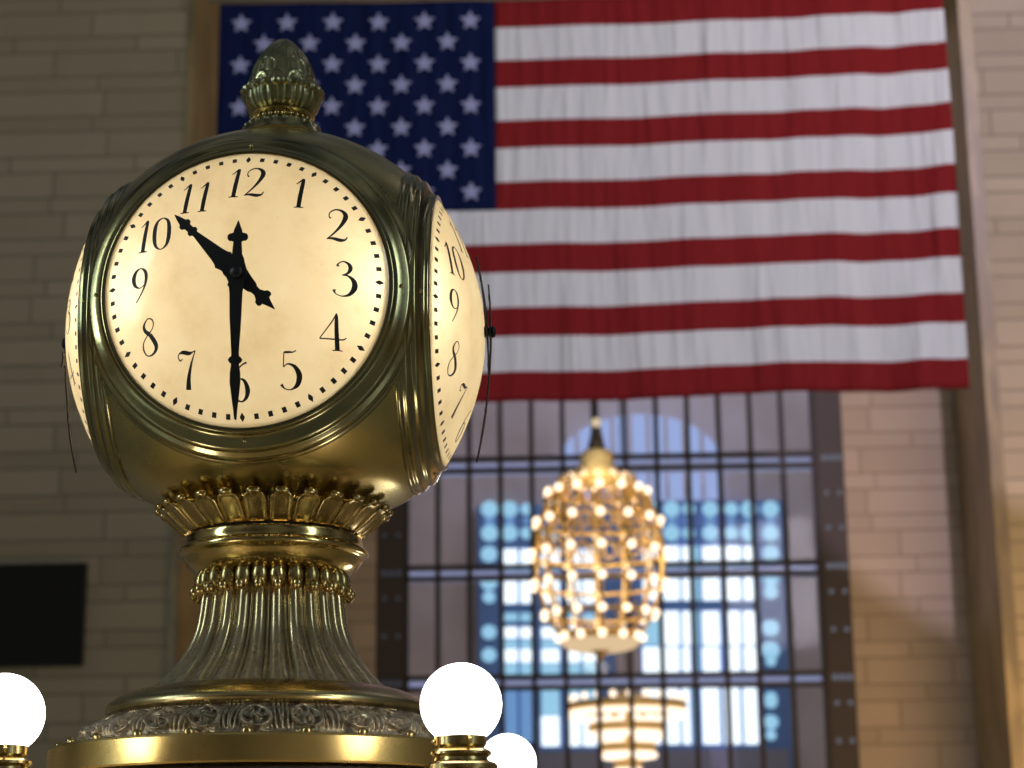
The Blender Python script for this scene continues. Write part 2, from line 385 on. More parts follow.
# arched blue window above
ax0, zb_ = wl(560, 500, D3); ax1, _ = wl(722, 500, D3); _, zs = wl(640, 462, D3)
def archmb(x0, x1, z0, zs, y0, y1):
    n = 28; cx = (x0+x1)/2; r_ = (x1-x0)/2; o2 = [(x0, z0)] + [(cx - r_*math.cos(PI*i/n), zs + r_*.62*math.sin(PI*i/n)) for i in range(n+1)] + [(x1, z0)]
    k = len(o2); v = [(x, y0, z) for x, z in o2] + [(x, y1, z) for x, z in o2]
    f = [tuple(range(k)), tuple(range(2*k-1, k-1, -1))] + [(i, (i+1)%k, k+(i+1)%k, k+i) for i in range(k)]
    mb = MB(); mb.add(v, f); return mb
archmb(ax0, ax1, zb_, zs, D3+.1, D3+.35).build('arch_pane', PANE_A, w2, smooth=False)
for i in range(1, 9):
    x = ax0+(ax1-ax0)*i/9; cxx = (ax0+ax1)/2; r_ = (ax1-ax0)/2
    zt_ = zs + r_*.62*math.sqrt(max(0, 1-((x-cxx)/r_)**2))
    b_ = MB(); b_.box(x-.05, x+.05, D3+.02, D3+.12, zb_, zt_); b_.build('arch_bar', LAV, w2, smooth=False)

# black rectangular panel on the left wall
p = empty('wall_panel', (0,0,0), RZ, 'black rectangular panel low on the dim left stone wall', 'panel')
a, z1 = wl(-40, 568, D1); c, _ = wl(84, 610, D1); _, z0 = wl(40, 665, D1)
b_ = MB(); b_.box(a, c, D1-.12, D1-.0, z0, z1); b_.build('board', mat('matt_black_board', (.003,.003,.003), .7), p, smooth=False)
b_ = MB(); b_.box(a-.04, c+.04, D1-.15, D1, z1, z1+.04); b_.box(a-.04, c+.04, D1-.15, D1, z0-.04, z0); b_.box(c, c+.04, D1-.15, D1, z0, z1); b_.box(a-.04, a, D1-.15, D1, z0, z1)
b_.build('frame', mat('dark_panel_edge', (.02,.018,.014), .6), p, smooth=False)

# ------------------------------------------------------------------ the flag
def flag():
    Y0 = 24.0
    root = empty('flag', (0,0,0), 0, 'huge American flag hanging above the great window, canton at left', 'flag')
    pTL = at(220, 4.5, Y0); pTR = at(943, -14, Y0-.5)
    zT = pTL.z; _z = at(497, 400.5, Y0-.05).z; Hh = zT - _z
    x0, x1 = pTL.x, pTR.x; Wd = x1-x0
    per = Hh/(7+6*1.2); rows = [0]; z = 0
    for i in range(13):
        z += per*(1.0 if i % 2 == 0 else 1.2); rows.append(z)
    zc_ = at(495, 207.5, Y0).z
    ucut = (at(495, 100, Y0).x - x0)/Wd
    def slope(u):
        pts = [(0,0),(.36,.012),(.55,.05),(.8,.085),(1,.12)]
        for (a, sa), (b2, sb) in zip(pts, pts[1:]):
            if u <= b2: return sa+(sb-sa)*(u-a)/(b2-a)
        return .12
    NU = 150; yo = [0.0]
    for i in range(NU): yo.append(yo[-1] - slope((i+.5)/NU)*Wd/NU)
    def P(u, dz, out=0):
        i = min(NU-1, int(u*NU)); f_ = u*NU-i; y = Y0 + yo[i]*(1-f_)+yo[i+1]*f_
        v = dz/Hh
        w = .018*math.sin(u*34+v*3)*(.25+u) + .012*math.sin(u*71-v*7+1)*(.3+u)*v + .045*max(0, u-.62)*math.sin((u+.10*v)*95+.4)
        w += .05*max(0,u-.85)*6*math.sin((u-.85)*30+v*2)
        ge = .010*math.sin(u*19)*v + .02*math.sin(u*9+1)*v
        xs = .05*(v-.5)*(-0) 
        return Vector((x0+u*Wd + xs, y + w*1.2 - out, zT - dz + ge))
    # columns so that the canton edge falls on a column
    nc = int(NU*ucut); us = [ucut*i/nc for i in range(nc+1)] + [ucut+(1-ucut)*i/(NU-nc) for i in range(1, NU-nc+1)]
    zr = []; 
    for i in range(13):
        for k in range(5): zr.append(rows[i]+(rows[i+1]-rows[i])*k/5)
    zr.append(rows[13])
    def grid(rowr, colr, name, mats, midx):
        v = []; f = []; mi = []; idx = {}
        for j in rowr:
            for i in colr: idx[(j,i)] = len(v); v.append(P(us[i], zr[j]))
        for j in rowr[:-1]:
            for i in colr[:-1]:
                if name == 'striped_field' and j < 35 and i < nc: continue
                f.append((idx[(j,i)], idx[(j,i+1)], idx[(j+1,i+1)], idx[(j+1,i)])); mi.append(midx(j))
        ob = mk(name, v, f, mats, root)
        for p_, q in zip(ob.data.polygons, mi): p_.material_index = q
        sd = ob.modifiers.new('thickness', 'SOLIDIFY'); sd.thickness = .006
        return ob
    def cloth(name, c, c2):
        m = mat(name, c, .8, Specular_IOR_Level=.08); N, L, Pp = nodes(m); tcn = N.new('ShaderNodeTexCoord'); mp = N.new('ShaderNodeMapping')
        mp.inputs['Rotation'].default_value = (0, rad(24), 0); mp.inputs['Scale'].default_value = (4.2, 1, .45)
        L.new(tcn.outputs['Object'], mp.inputs[0]); t = noise(N, L, 1.0, 2, vec=mp.outputs[0]); bump(N, L, Pp, t.outputs[0], .9, .15)
        r = ramp(N, L, t.outputs[0], [(.3, c), (.7, c2)]); L.new(r.outputs[0], Pp.inputs['Base Color']); return m
    RED = cloth('red_flag_cloth', (.22, .014, .016), (.25, .017, .019)); WHT = cloth('white_flag_cloth', (.70, .68, .72), (.76, .74, .77)); BLU = cloth('navy_flag_cloth', (.005, .010, .050), (.006, .012, .058))
    grid(list(range(66)), list(range(NU+1)), 'striped_field', [RED, WHT], lambda j: (j//5) % 2)
    cant = grid(list(range(36)), list(range(nc+1)), 'canton', [BLU], lambda j: 0)
    ST = mat('pale_star_cloth', (.34, .35, .56), .8, Specular_IOR_Level=.08)
    ch = rows[7]
    for rr_ in range(9):
        for cc_ in range(6 if rr_ % 2 == 0 else 5):
            k = cc_*2 + (rr_ % 2)
            u = ucut*(22+22.9*k)/275.0; dz = ch*(20.0+20.8*rr_)/204.0
            R_ = .137; out = []
            for q in range(10):
                a_ = PI/2+q*PI/5; r_ = R_ if q % 2 == 0 else R_*.46
                out.append(P(u+math.cos(a_)*r_/Wd, dz-math.sin(a_)*r_, .022))
            c_ = P(u, dz, .022); v = out+[c_]+[p_+Vector((0,.016,0)) for p_ in out]
            f = [(q, (q+1)%10, 10) for q in range(10)] + [(q, 11+q, 11+(q+1)%10, (q+1)%10) for q in range(10)]
            mk('star', v, f, ST, cant, smooth=False)
    # hanging pole along the top edge
    b_ = MB(); b_.tube([P(0,0)+Vector((-.15,0.0,.045)), P(.5,0)+Vector((0,0,.05)), P(1,0)+Vector((.1,0,.045))], .03, 8); b_.build('top_pole', mat('pale_pole', (.3,.25,.18), .5), root)
    b_ = MB()
    for u in (.04, .35, .65, .96): b_.tube([P(u,0)+Vector((0,0,.05)), P(u,0)+Vector((0,0,12))], .01, 5)
    b_.build('hanging_cable', IRON, root)
flag()

# ------------------------------------------------------------------ chandeliers
def chandelier():
    D = 37.0; ctr = at(598.5, 545, D); sc = D*1.045/F_PX
    root = empty('globe_chandelier', (ctr.x, ctr.y, 0), 0, 'large gilded melon-shaped chandelier studded with glowing bulbs', 'chandelier')
    def Z(y): return at(598.5, y, D).z
    prof = [(29,480),(46,493),(58,523),(63,555),(61,585),(51,615),(37,638)]
    pr = [(a*sc, Z(y)) for a, y in prof]
    dense = cr_spline(pr, 8)
    for k in range(14):
        th = 2*PI*(k+.5)/14; b_ = MB(); b_.tube([(r_*math.cos(th), r_*math.sin(th), z) for r_, z in dense], .030, 6); b_.build('rib', GOLD, root)
    for k, (r_, z) in enumerate(pr):
        b_ = MB(); b_.tube([(r_*math.cos(2*PI*i/56), r_*math.sin(2*PI*i/56), z) for i in range(56)], .036, 6, True); b_.build('hoop', GOLD, root)
    # scroll lattice between the hoops
    for (r_, z), (r2, z2) in zip(pr[:3], pr[1:4]):
        b_ = MB()
        for k in range(28):
            th = 2*PI*k/28
            rm_ = (r_+r2)/2*1.0; zm = (z+z2)/2
            b_.tube([(rm_*math.cos(th+.09*math.cos(q*PI/5)), rm_*math.sin(th+.09*math.cos(q*PI/5)), zm+.17*math.sin(q*PI/5)) for q in range(10)], .022, 5, True)
        b_.build('scroll_lattice', GOLD, root)
    base = MB(); base.ball((0,0,0), .078, 12, 8); bm0 = None
    counts = [14, 14, 14, 14, 14, 14, 12]
    for i, ((r_, z), n) in enumerate(zip(pr, counts)):
        for k in range(n):
            th = 2*PI*(k + (.5 if i in (9,) else 0))/n + PI/2
            rr = r_+.06
            if bm0 is None:
                ob = base.build('bulb', WARM, root); bm0 = ob
            else:
                ob = bm0.copy(); COL.objects.link(ob)
            ob.location = (rr*math.cos(th), rr*math.sin(th), z)
    # crown, stem, bowl and finial
    b_ = MB(); b_.lathe([(.10, Z(449)), (.24, Z(451)), (.30, Z(455)), (.31, Z(464)), (.35, Z(468)), (.42, Z(473)), (.52, Z(480)), (.3, Z(482))], 32); b_.build('crown', mat('pale_gilt', (.95,.72,.36), .5, .1), root)
    b_ = MB(); b_.lathe([(.04, Z(400)), (.05, Z(418)), (.10, Z(432)), (.13, Z(440)), (.17, Z(448)), (.1, Z(449))], 16); b_.build('stem', IRON2, root)
    b_ = MB(); b_.tube([(0,0,Z(400)), (0,0,26)], .03, 6); b_.build('hanging_cable', IRON, root)
    b_ = MB(); b_.ball((0,-.12,Z(424)), .09, 12, 8); b_.build('top_bulb', glow('small_warm_bulb', (1,.8,.5), .7), root)
    b_ = MB(); b_.lathe([(35*sc, Z(632)), (39*sc, Z(635)), (37*sc, Z(641)), (27*sc, Z(647)), (12*sc, Z(650)), (5*sc, Z(653)), (2*sc, Z(659)), (.01, Z(661))], 40); b_.build('lower_bowl', GOLD, root)
    b_ = MB(); b_.lathe([(37*sc, Z(640)), (38*sc, Z(644)), (31*sc, Z(649)), (18*sc, Z(652)), (12*sc, Z(651))], 40); b_.build('lit_glass_bowl', glow('frosted_bowl_glow', (1,.72,.42), .75), root)
    light('POINT', 'chandelier_light', (ctr.x, ctr.y-.0, Z(560)), (0,0,0), 75, (1, .84, .56), .3)
    light('POINT', 'chandelier_light', (ctr.x, ctr.y-1.0, Z(472)), (0,0,0), 16, (1, .84, .56), .1)  # extra point light added in front to brighten the crown
chandelier()
def tier_chandelier():
    D = 51.0; ctr = at(627, 715, D); sc = D*1.02/F_PX
    root = empty('tiered_chandelier', (ctr.x, ctr.y, 0), 0, 'smaller tiered ring chandelier seen through the window below the large one', 'chandelier')
    def Z(y): return at(627, y, D).z
    for (hw, y, n) in ((56, 708, 22), (36, 729, 16), (26, 749, 12), (12, 765, 8)):
        r_ = hw*sc; z = Z(y)
        b_ = MB(); b_.lathe([(r_-.03, z+.10), (r_+.05, z+.12), (r_+.06, z-.02), (r_-.06, z-.08), (r_-.08, z+.02), (r_-.03, z+.10)], 48, caps=False); rg = b_.build('ring', GOLD, root)
        b_ = MB(); b_.tube([((r_+.0)*math.cos(2*PI*i/48), (r_+.0)*math.sin(2*PI*i/48), z-.16) for i in range(48)], .075, 8, True); b_.build('frosted_band', WARM2, rg)
        b0 = MB(); b0.ball((0,0,0), .09, 10, 6)
        first = None
        for k in range(n):
            th = 2*PI*(k+.5)/n
            if first is None: first = b0.build('bulb', WARM2, root); ob = first
            else: ob = first.copy(); COL.objects.link(ob)
            ob.location = (r_*math.cos(th), r_*math.sin(th), z+.22)
    b_ = MB(); b_.lathe([(.05, Z(690)), (.14, Z(700)), (.10, Z(720)), (.16, Z(745)), (.08, Z(768)), (.01, Z(775))], 16); b_.build('stem', GOLD, root)
    b_ = MB(); b_.tube([(0,0,Z(692)), (0,0,26)], .02, 6); b_.build('hanging_cable', IRON, root)
    for k in range(4):
        th = PI/4+k*PI/2; b_ = MB(); b_.tube([(.1*math.cos(th), .1*math.sin(th), Z(694)), (56*sc*math.cos(th), 56*sc*math.sin(th), Z(706))], .02, 5)
        b_.tube([(0,0,Z(729)), (36*sc*math.cos(th), 36*sc*math.sin(th), Z(728))], .02, 5); b_.tube([(0,0,Z(749)), (26*sc*math.cos(th), 26*sc*math.sin(th), Z(748))], .02, 5); b_.build('arm', GOLD, root)
tier_chandelier()

# ------------------------------------------------------------------ the clock
ZR = at(275, 771, 3.70).z           # top of the booth roof
CX, CY, CZ = -.5411, 4.5459, 2.9367
YAW = rad(-3.455)
clock = empty('four_faced_clock', (CX, CY, 0), YAW, 'brass four-faced globe clock with glowing opal dials and acorn finial', 'clock')
def Zy(y):
    lo, hi = 1.0, 5.0
    for _ in range(40):
        m_ = (lo+hi)/2; P_ = Vector((CX,CY,m_))-CAM
        yy = 384 - F_PX*P_.dot(UP)/P_.dot(FW)
        if yy > y: lo = m_
        else: hi = m_
    return m_
def Rp(px, y):
    P_ = Vector((CX,CY,Zy(y)))-CAM; return px*P_.dot(FW)/F_PX
def PR(lst): return [(Rp(a, y), Zy(y)) for a, y in lst]

# body: sphere opened behind every dial
def body():
    bm = bmesh.new(); bmesh.ops.create_icosphere(bm, subdivisions=6, radius=.484)
    kill = []
    for f in bm.faces:
        c = f.calc_center_median().normalized()
        a = max(abs(c.x), abs(c.y))
        if a > math.cos(rad(41.5)): kill.append(f)
        elif c.z < -.885 or c.z > .97: kill.append(f)
    bmesh.ops.delete(bm, geom=kill, context='FACES')
    for v in bm.verts:                   # the lower bowl is a little slimmer than a true sphere
        q = max(0, min(1, (-v.co.z-.36)/.06)); v.co *= 1-.035*q*q*(3-2*q); v.co.z += CZ
    me = bpy.data.meshes.new('body'); bm.to_mesh(me); bm.free()
    for p_ in me.polygons: p_.use_smooth = True
    me.materials.append(BR_BODY); ob = bpy.data.objects.new('body', me); COL.objects.link(ob); ob.parent = clock
body()
DA, DB = .4800, 1.038
def dome(x, z, out=0):              # point on the domed dial, face looks along -Y
    return (x, -(DA - DB*(x*x+z*z) + out), z)
prof_b = [(38.3,.470),(38.5,.488),(38.9,.4945),(39.5,.4965),(40.0,.495),(40.4,.4915),(41.2,.4915),(42.5,.494),(43.7,.4975),(44.4,.4985),(44.9,.4965),(45.2,.4925),(45.7,.4925),(46.6,.4945),(47.4,.4945),(48.0,.492),(48.3,.4885),(48.7,.4885),(49.2,.4895),(49.6,.488),(49.9,.4845),(50.1,.480)]
def bezel(par):
    n = 160; v = []; f = []; m_ = len(prof_b)
    for j in range(n):
        th = 2*PI*j/n
        for a, r_ in prof_b:
            rr = r_*math.sin(rad(a)); v.append((rr*math.cos(th), -r_*math.cos(rad(a)), rr*math.sin(th)))
    for j in range(n):
        k = (j+1) % n
        for i in range(m_-1): f.append((j*m_+i, j*m_+i+1, k*m_+i+1, k*m_+i))
    ob = mk('bezel', v, f, BR_RIM, par)
    sc_ = MB()
    for q in range(4):
        th = PI/2*q; a = rad(42.0); rr = .4935*math.sin(a); c = Vector((rr*math.cos(th), -.4935*math.cos(a), rr*math.sin(th)))
        sc_.ball(c, .0048, 10, 6)
    sc_.build('screw', BR_MID, ob)
    return ob
def glyph(ch):
    G = {
    '1': [[(-.10,.80,.02),(-.02,.87,.035),(.085,.985,.05)], [(.10,1.0,.03),(.085,.9,.085),(.03,.4,.105),(.0,.06,.10),(-.01,.0,.11)], [(-.13,.0,.022),(0,.012,.04),(.13,.0,.022)]],
    '2': [[(-.17,.70,.05),(-.215,.76,.03),(-.20,.88,.03),(-.08,.985,.04),(.07,.99,.06),(.19,.90,.10),(.215,.76,.115),(.13,.54,.085),(-.04,.28,.05),(-.26,.03,.028)], [(-.25,.045,.02),(-.10,.07,.07),(.08,.035,.095),(.22,.06,.05),(.28,.16,.02)]],
    '3': [[(-.17,.84,.085),(-.16,.92,.035),(-.03,1.0,.035),(.11,.94,.075),(.16,.82,.10),(.09,.67,.06),(-.06,.60,.022)], [(-.06,.60,.022),(.10,.585,.05),(.24,.46,.11),(.26,.27,.13),(.13,.07,.08),(-.07,.0,.03),(-.24,.06,.03),(-.28,.17,.085)]],
    '4': [[(.13,1.0,.03),(-.02,.74,.03),(-.34,.30,.024)], [(-.34,.295,.03),(0,.30,.035),(.26,.30,.035),(.36,.36,.02)], [(.13,1.0,.02),(.12,.86,.08),(.11,.4,.10),(.11,.02,.11)], [(-.02,.0,.022),(.11,.012,.03),(.24,.0,.022)]],
    '5': [[(-.12,.94,.05),(.0,.95,.055),(.12,.955,.03),(.20,1.0,.018)], [(-.125,.95,.022),(-.145,.75,.022),(-.16,.56,.022)], [(-.16,.56,.02),(-.04,.645,.035),(.14,.58,.085),(.245,.38,.13),(.19,.14,.105),(.02,.005,.035),(-.15,.01,.03),(-.25,.12,.075)]],
    '6': [[(.22,.985,.05),(.06,.90,.035),(-.12,.68,.06),(-.21,.38,.11),(-.17,.12,.09),(-.01,.0,.035),(.14,.10,.08),(.195,.30,.115),(.13,.51,.075),(.0,.57,.03),(-.13,.50,.02)]],
    '7': [[(-.235,.80,.03),(-.25,.86,.03),(-.21,.94,.035),(-.10,.965,.09),(.06,.93,.09),(.16,.95,.04),(.25,.985,.03)], [(-.235,.80,.03),(-.19,.755,.035),(-.13,.80,.02)], [(.25,.985,.02),(.12,.66,.05),(.02,.30,.095),(-.015,.0,.13)]],
    '8': [[(.02,.56,.10),(-.12,.67,.085),(-.155,.82,.06),(-.05,.985,.03),(.08,.97,.035),(.135,.85,.03),(.09,.70,.025),(-.06,.54,.03),(-.18,.36,.03),(-.19,.18,.04),(-.10,.02,.03),(.05,.01,.045),(.18,.13,.08),(.18,.30,.11),(.02,.56,.10)]],
    '9': [[(.14,.50,.02),(.0,.43,.03),(-.14,.52,.08),(-.19,.72,.11),(-.12,.92,.08),(.02,1.0,.03),(.16,.90,.08),(.20,.68,.085),(.12,.38,.045),(-.10,.02,.03)]],
    '0': [[(0,1.0,.03),(-.15,.90,.07),(-.215,.68,.105),(-.215,.34,.105),(-.15,.10,.07),(0,.0,.03),(.15,.10,.07),(.215,.32,.105),(.215,.66,.105),(.15,.90,.07),(0,1.0,.03)]],
    }
    return G[ch]
GH = .0765
def numeral(text, cx, cz, dial):
    mb = MB(); offs = {'10': (-.36, .20), '11': (-.24, .27), '12': (-.36, .20)}.get(text, (0,))
    for ch, ox in zip(text, offs):
        for st in glyph(ch):
            pts = cr_spline(st, 9); v = []; f = []
            for i, (x, y, w) in enumerate(pts):
                a = pts[max(0, i-1)]; c = pts[min(len(pts)-1, i+1)]; dx, dy = c[0]-a[0], c[1]-a[1]; l_ = math.hypot(dx, dy) or 1
                # broad pen: widths as given, floor for hairlines
                w = max(w*1.15, .03)*.5; nx, ny = -dy/l_*w, dx/l_*w
                for s_ in (1, -1):
                    X = cx + (x+ox+nx*s_ - .02*(y-.5))*GH; Z_ = cz + (y-.5+ny*s_)*GH
                    v.append(dome(X, Z_, .0009))
            for i in range(len(pts)-1): f.append((2*i, 2*i+1, 2*i+3, 2*i+2))
            mb.add(v, f)
    # round dots at stroke ends
    return mb.build('numeral', INK, dial, smooth=False)
def minute_track(dial):
    mb = MB()
    for k in range(60):
        a = 2*PI*k/60; er = Vector((math.sin(a), math.cos(a))); et = Vector((math.cos(a), -math.sin(a))); r_ = .2867
        if k % 5 == 0: q = [(-.0092, 0), (-.002,.0046),(0,.0052),(.002,.0046), (.0092, 0), (.002,-.0046),(0,-.0052),(-.002,-.0046)]
        else: q = [(-.0053,-.0047), (-.0053,.0047), (.0053,.0047), (.0053,-.0047)]
        v = []
        for (u, w) in q:
            p_ = er*(r_+u)+et*w; v.append(dome(p_.x, p_.y, .0009))
        mb.add(v, [tuple(range(len(q)))])
    mb.build('minute_track', INK, dial, smooth=False)
def handmesh(outline, ang, y, th, name, par):   # blades bend back a little over the dome
    # outline: (distance, half width) pairs from tail tip to point; symmetric about the axis
    up = cr = [(d, w) for d, w in outline]; pts = up + [(d, -w) for d, w in reversed(up)]
    ca, sa = math.cos(ang), math.sin(ang); n = len(pts)
    def tr(d, w): return (d*sa + w*ca, d*ca - w*sa)
    v = [(*[tr(d, w)[0]], -y, tr(d, w)[1]) for d, w in pts] + [(tr(d, w)[0], -(y+th), tr(d, w)[1]) for d, w in pts]
    m_ = len(up); f = []
    for i in range(m_-1):
        f.append((i, i+1, n-2-i, n-1-i)); f.append((n+i, n+n-1-i, n+n-2-i, n+i+1))
    f += [(i, (i+1) % n, n+(i+1) % n, n+i) for i in range(n)]
    v = [(a_, b2 + .35*DB*(a_*a_+c_*c_), c_) for a_, b2, c_ in v]
    ob = mk(name, v, f, BLACK, par, smooth=False); return ob
minute_o = [(-.1150,.0008),(-.104,.0045),(-.094,.0085),(-.088,.0090),(-.0865,.0130),(-.0855,.0185),(-.081,.0215),(-.0745,.0215),(-.070,.0185),(-.0695,.0125),(-.0675,.0085),(-.055,.0095),(-.040,.0105),(-.030,.0150),(-.024,.0160),(-.012,.0195),(0,.0215),(.012,.0205),(.022,.0160),(.028,.0185),(.032,.0150),(.045,.0135),(.10,.0120),(.17,.0078),(.178,.0078),(.181,.0120),(.186,.0150),(.191,.0120),(.194,.0078),(.198,.0085),(.212,.0105),(.232,.0112),(.262,.0075),(.285,.0045),(.300,.0030),(.306,.0024),(.308,.0008)]
hour_o = [(-.112,.0006),(-.094,.0065),(-.085,.0100),(-.0845,.0170),(-.080,.0195),(-.073,.0185),(-.069,.0130),(-.060,.0085),(-.050,.0090),(-.044,.0125),(-.035,.0140),(-.020,.0170),(0,.0225),(.020,.0215),(.028,.0185),(.036,.0205),(.043,.0235),(.050,.0195),(.060,.0170),(.090,.0125),(.128,.0068),(.133,.0068),(.136,.0115),(.142,.0115),(.145,.0075),(.156,.0080),(.160,.0135),(.166,.0135),(.170,.0085),(.184,.0050),(.196,.0008)]
H_ANG = rad(-45.3); M_ANG = rad(180.3)
dialmb = MB()
rings = 30; ns = 128; v = [dome(0,0)]; f = []
for i in range(1, rings+1):
    rr = .3065*i/rings
    for j in range(ns): a = 2*PI*j/ns; v.append(dome(rr*math.cos(a), rr*math.sin(a)))
for j in range(ns): f.append((0, 1+j, 1+(j+1)%ns))
for i in range(rings-1):
    for j in range(ns): f.append((1+i*ns+j, 1+i*ns+(j+1)%ns, 1+(i+1)*ns+(j+1)%ns, 1+(i+1)*ns+j))
dialmb.add(v, f)
NUMPOS = {12:(.0055,.2228),1:(.1176,.1966),2:(.199,.1215),3:(.2173,-.0009),4:(.1925,-.115),5:(.104,-.1955),6:(0,-.2190),7:(-.111,-.1910),8:(-.1955,-.1155),9:(-.2195,-.003),10:(-.190,.1110),11:(-.1085,.1915)}
face_objs = []
def make_face():
    g = []
    d = dialmb.build('dial', OPAL, clock); d.location = (0,0,CZ); g.append((d, None))
    before = set(COL.objects)
    for h, (x, z) in NUMPOS.items(): numeral(str(h), x, z, d)
    minute_track(d)
    bz = bezel(clock); bz.location = (0,0,CZ)
    hh = handmesh(hour_o, H_ANG, .4850, .003, 'hour_hand', clock); hh.location = (0,0,CZ)
    mh = handmesh(minute_o, M_ANG, .4930, .003, 'minute_hand', clock); mh.location = (0,0,CZ)
    hb = MB(); n = 24; prof = [(.4700,.0135),(.482,.0135),(.4825,.0105),(.4970,.0105),(.4975,.0135),(.5025,.0130),(.5055,.0090),(.5070,.0)]
    vv = []; ff = []
    for j in range(n):
        for (yy, r_) in prof: vv.append((r_*math.cos(2*PI*j/n), -yy, r_*math.sin(2*PI*j/n)))
    m_ = len(prof)
    for j in range(n):
        for i in range(m_-1): ff.append((j*m_+i, ((j+1)%n)*m_+i, ((j+1)%n)*m_+i+1, j*m_+i+1))
    hb.add(vv, ff); hub = hb.build('hub', BLACK, clock); hub.location = (0,0,CZ)
    return [d, bz, hh, mh, hub]
first_face = make_face()
for k in (1, 2, 3):
    for ob in first_face:
        c = ob.copy(); COL.objects.link(c); c.parent = clock; c.rotation_euler = (0,0,k*PI/2)
        for ch in list(ob.children):
            c2 = ch.copy(); COL.objects.link(c2); c2.parent = c

def rot_profile(name, lst, matl, n=96, rfun=None, parent=clock, extra=2):
    pr = PR(lst); b_ = MB(); b_.lathe(pr, n, rfun=rfun); return b_.build(name, matl, parent, autos=50)

# acorn finial
fin_pts = cr_spline(PR([(.5,40.6),(7,41.6),(13.5,46.5),(21.8,56),(28.3,66.5),(33,80.5),(36,92),(35.5,96)]), 8)
NL = 12
def acorn_r(r_, z, th, i):
    zt_ = Zy(40); zb2 = Zy(95); t = (zt_-z)/(zt_-zb2)
    row = (t**.9)*4.0; best = 0
    # three generations of overlapping tongue-shaped scales, upper rows lie over lower ones
    for k in range(-1, 5):
        a = (th*NL/(2*PI) + (.5 if k % 2 else 0)) % 1.0; x = abs(a-.5)*2
        yy = (k+1.25) - row                 # distance below the scale tip line
        tip = math.sqrt(max(0, 1-x**2.0))
        d_ = row - (k + 1 - tip)            # >0 inside the scale (points upward)
        if d_ > 0 and d_ < 1.6:
            edge = min(d_, (1-x)*1.2)
            h = .030 + .035*math.exp(-((edge-.16)/.10)**2) - .028*(d_/1.6)
            best = max(best, h)
    return r_*(1 - .05*min(1, t*3) + best*min(1, t*3))
b_ = MB(); dense = cr_spline(fin_pts, 3); b_.lathe(dense, 144, rfun=acorn_r); fin = b_.build('acorn_finial', BR_FIN, clock)
cup = PR([(34,93),(40,92),(41.5,95),(40,97.5),(38,99),(37.5,104),(34.5,111),(30.5,115),(26,116.5)])
def cup_r(r_, z, th, i): return r_*(1+(.035*(abs(math.sin(th*12))-.5) if i > 3 else (.03*math.cos(th*24) if i in (1,2,3) else 0)))
b_ = MB(); b_.lathe(cup, 192, rfun=cup_r); b_.build('acorn_cup', BR_FIN, fin, autos=50)
b_ = MB(); b_.lathe(PR([(26,115.5),(31,116),(32.5,118),(31,120.5),(28,121.5),(27.5,124),(29.5,126),(31,127)]), 64); nk = b_.build('finial_neck', BR_MID, fin, autos=50)
b_ = MB()
for k in range(28):
    th = 2*PI*k/28; r_ = Rp(29.5, 124); b_.ball((r_*math.cos(th), r_*math.sin(th), Zy(123.8)), .0065, 8, 6)
b_.build('beading', BR_MID, fin)
b_ = MB(); b_.lathe(PR([(30,126),(34,127),(37,129),(38.5,131.5),(39.5,134),(41,136.5),(42,140)]), 96, rfun=lambda r_,z,th,i: r_*(1+.02*math.cos(th*20)*(1 if 0<i<4 else 0))); b_.build('finial_base', BR_RIM, fin, autos=50)
b_ = MB()
for k in range(24):
    th = 2*PI*k/24; r_ = Rp(36.5, 130); b_.ball((r_*math.cos(th), r_*math.sin(th), Zy(131)), .0075, 10, 6, (1,1,.9))
b_.build('leaf_bead', BR_FIN, fin)

# calyx of petals below the globe
NPET = 26
def calyx():
    zb3, zt3 = Zy(537), Zy(512.5); rb, rt = Rp(85, 537), Rp(112.5, 512)
    n = 26*20; M_ = 22; v = []; f = []
    for j in range(n):
        th = 2*PI*j/n; a = (th*NPET/(2*PI)) % 1.0; x = (a-.5)*2   # -1..1 inside one petal
        lobe = max(0, 1-abs(x)**3)**.5; tt = .70+.30*lobe
        for i in range(M_+1):
            t = i/M_*tt; z = zb3+(zt3-zb3)*t
            r_ = rb+(rt-rb)*(t**.85)
            cap = max(0, (t-.58)/.42); q = (abs(x)**2.6+cap**2.6)**(1/2.6)
            h = .0085*math.exp(-((q-.78)/.12)**2) + .004*max(0, 1-q*q) - .016*max(0, min(1, (q-.88)/.1))
            r_ += h
            v.append((r_*math.cos(th), r_*math.sin(th), z))
        v.append(((rt-.045)*math.cos(th), (rt-.045)*math.sin(th), zb3+(zt3-zb3)*tt+.004))
    M2 = M_+2
    for j in range(n):
        k = (j+1) % n
        for i in range(M2-1): f.append((j*M2+i, k*M2+i, k*M2+i+1, j*M2+i+1))
    ob = mk('petal_collar', v, f, BR_MID, clock)
    first = None
    for j in range(NPET):
        th = 2*PI*(j+.5)/NPET; r_ = rt+.004
        if first is None:
            tips = MB(); tips.ball((0,0,0), .0105, 16, 10, (1.0, 1.6, .8)); o2 = first = tips.build('petal_tip', BR_MID, ob)
        else: o2 = first.copy(); COL.objects.link(o2)
        o2.location = (r_*math.cos(th), r_*math.sin(th), zt3-.001); o2.rotation_euler = (0,0,th)
calyx()
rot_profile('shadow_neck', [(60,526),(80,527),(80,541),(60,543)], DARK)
ring = cr_spline(PR([(78,540.5),(86.5,540),(88,541),(88.6,544),(89,549),(90.5,551),(93.5,552),(95,554.5),(94.3,557.5),(91,559.5),(89.5,560.5)]), 4) + cr_spline(PR([(88.5,562),(83,570),(73,577),(63,581),(55,583)]), 5)
b_ = MB(); b_.lathe(ring, 128); b_.build('neck_ring', brass('ring_brass', (.62, .46, .18), (.44, .33, .13), .12, .22, 6), clock, autos=60)

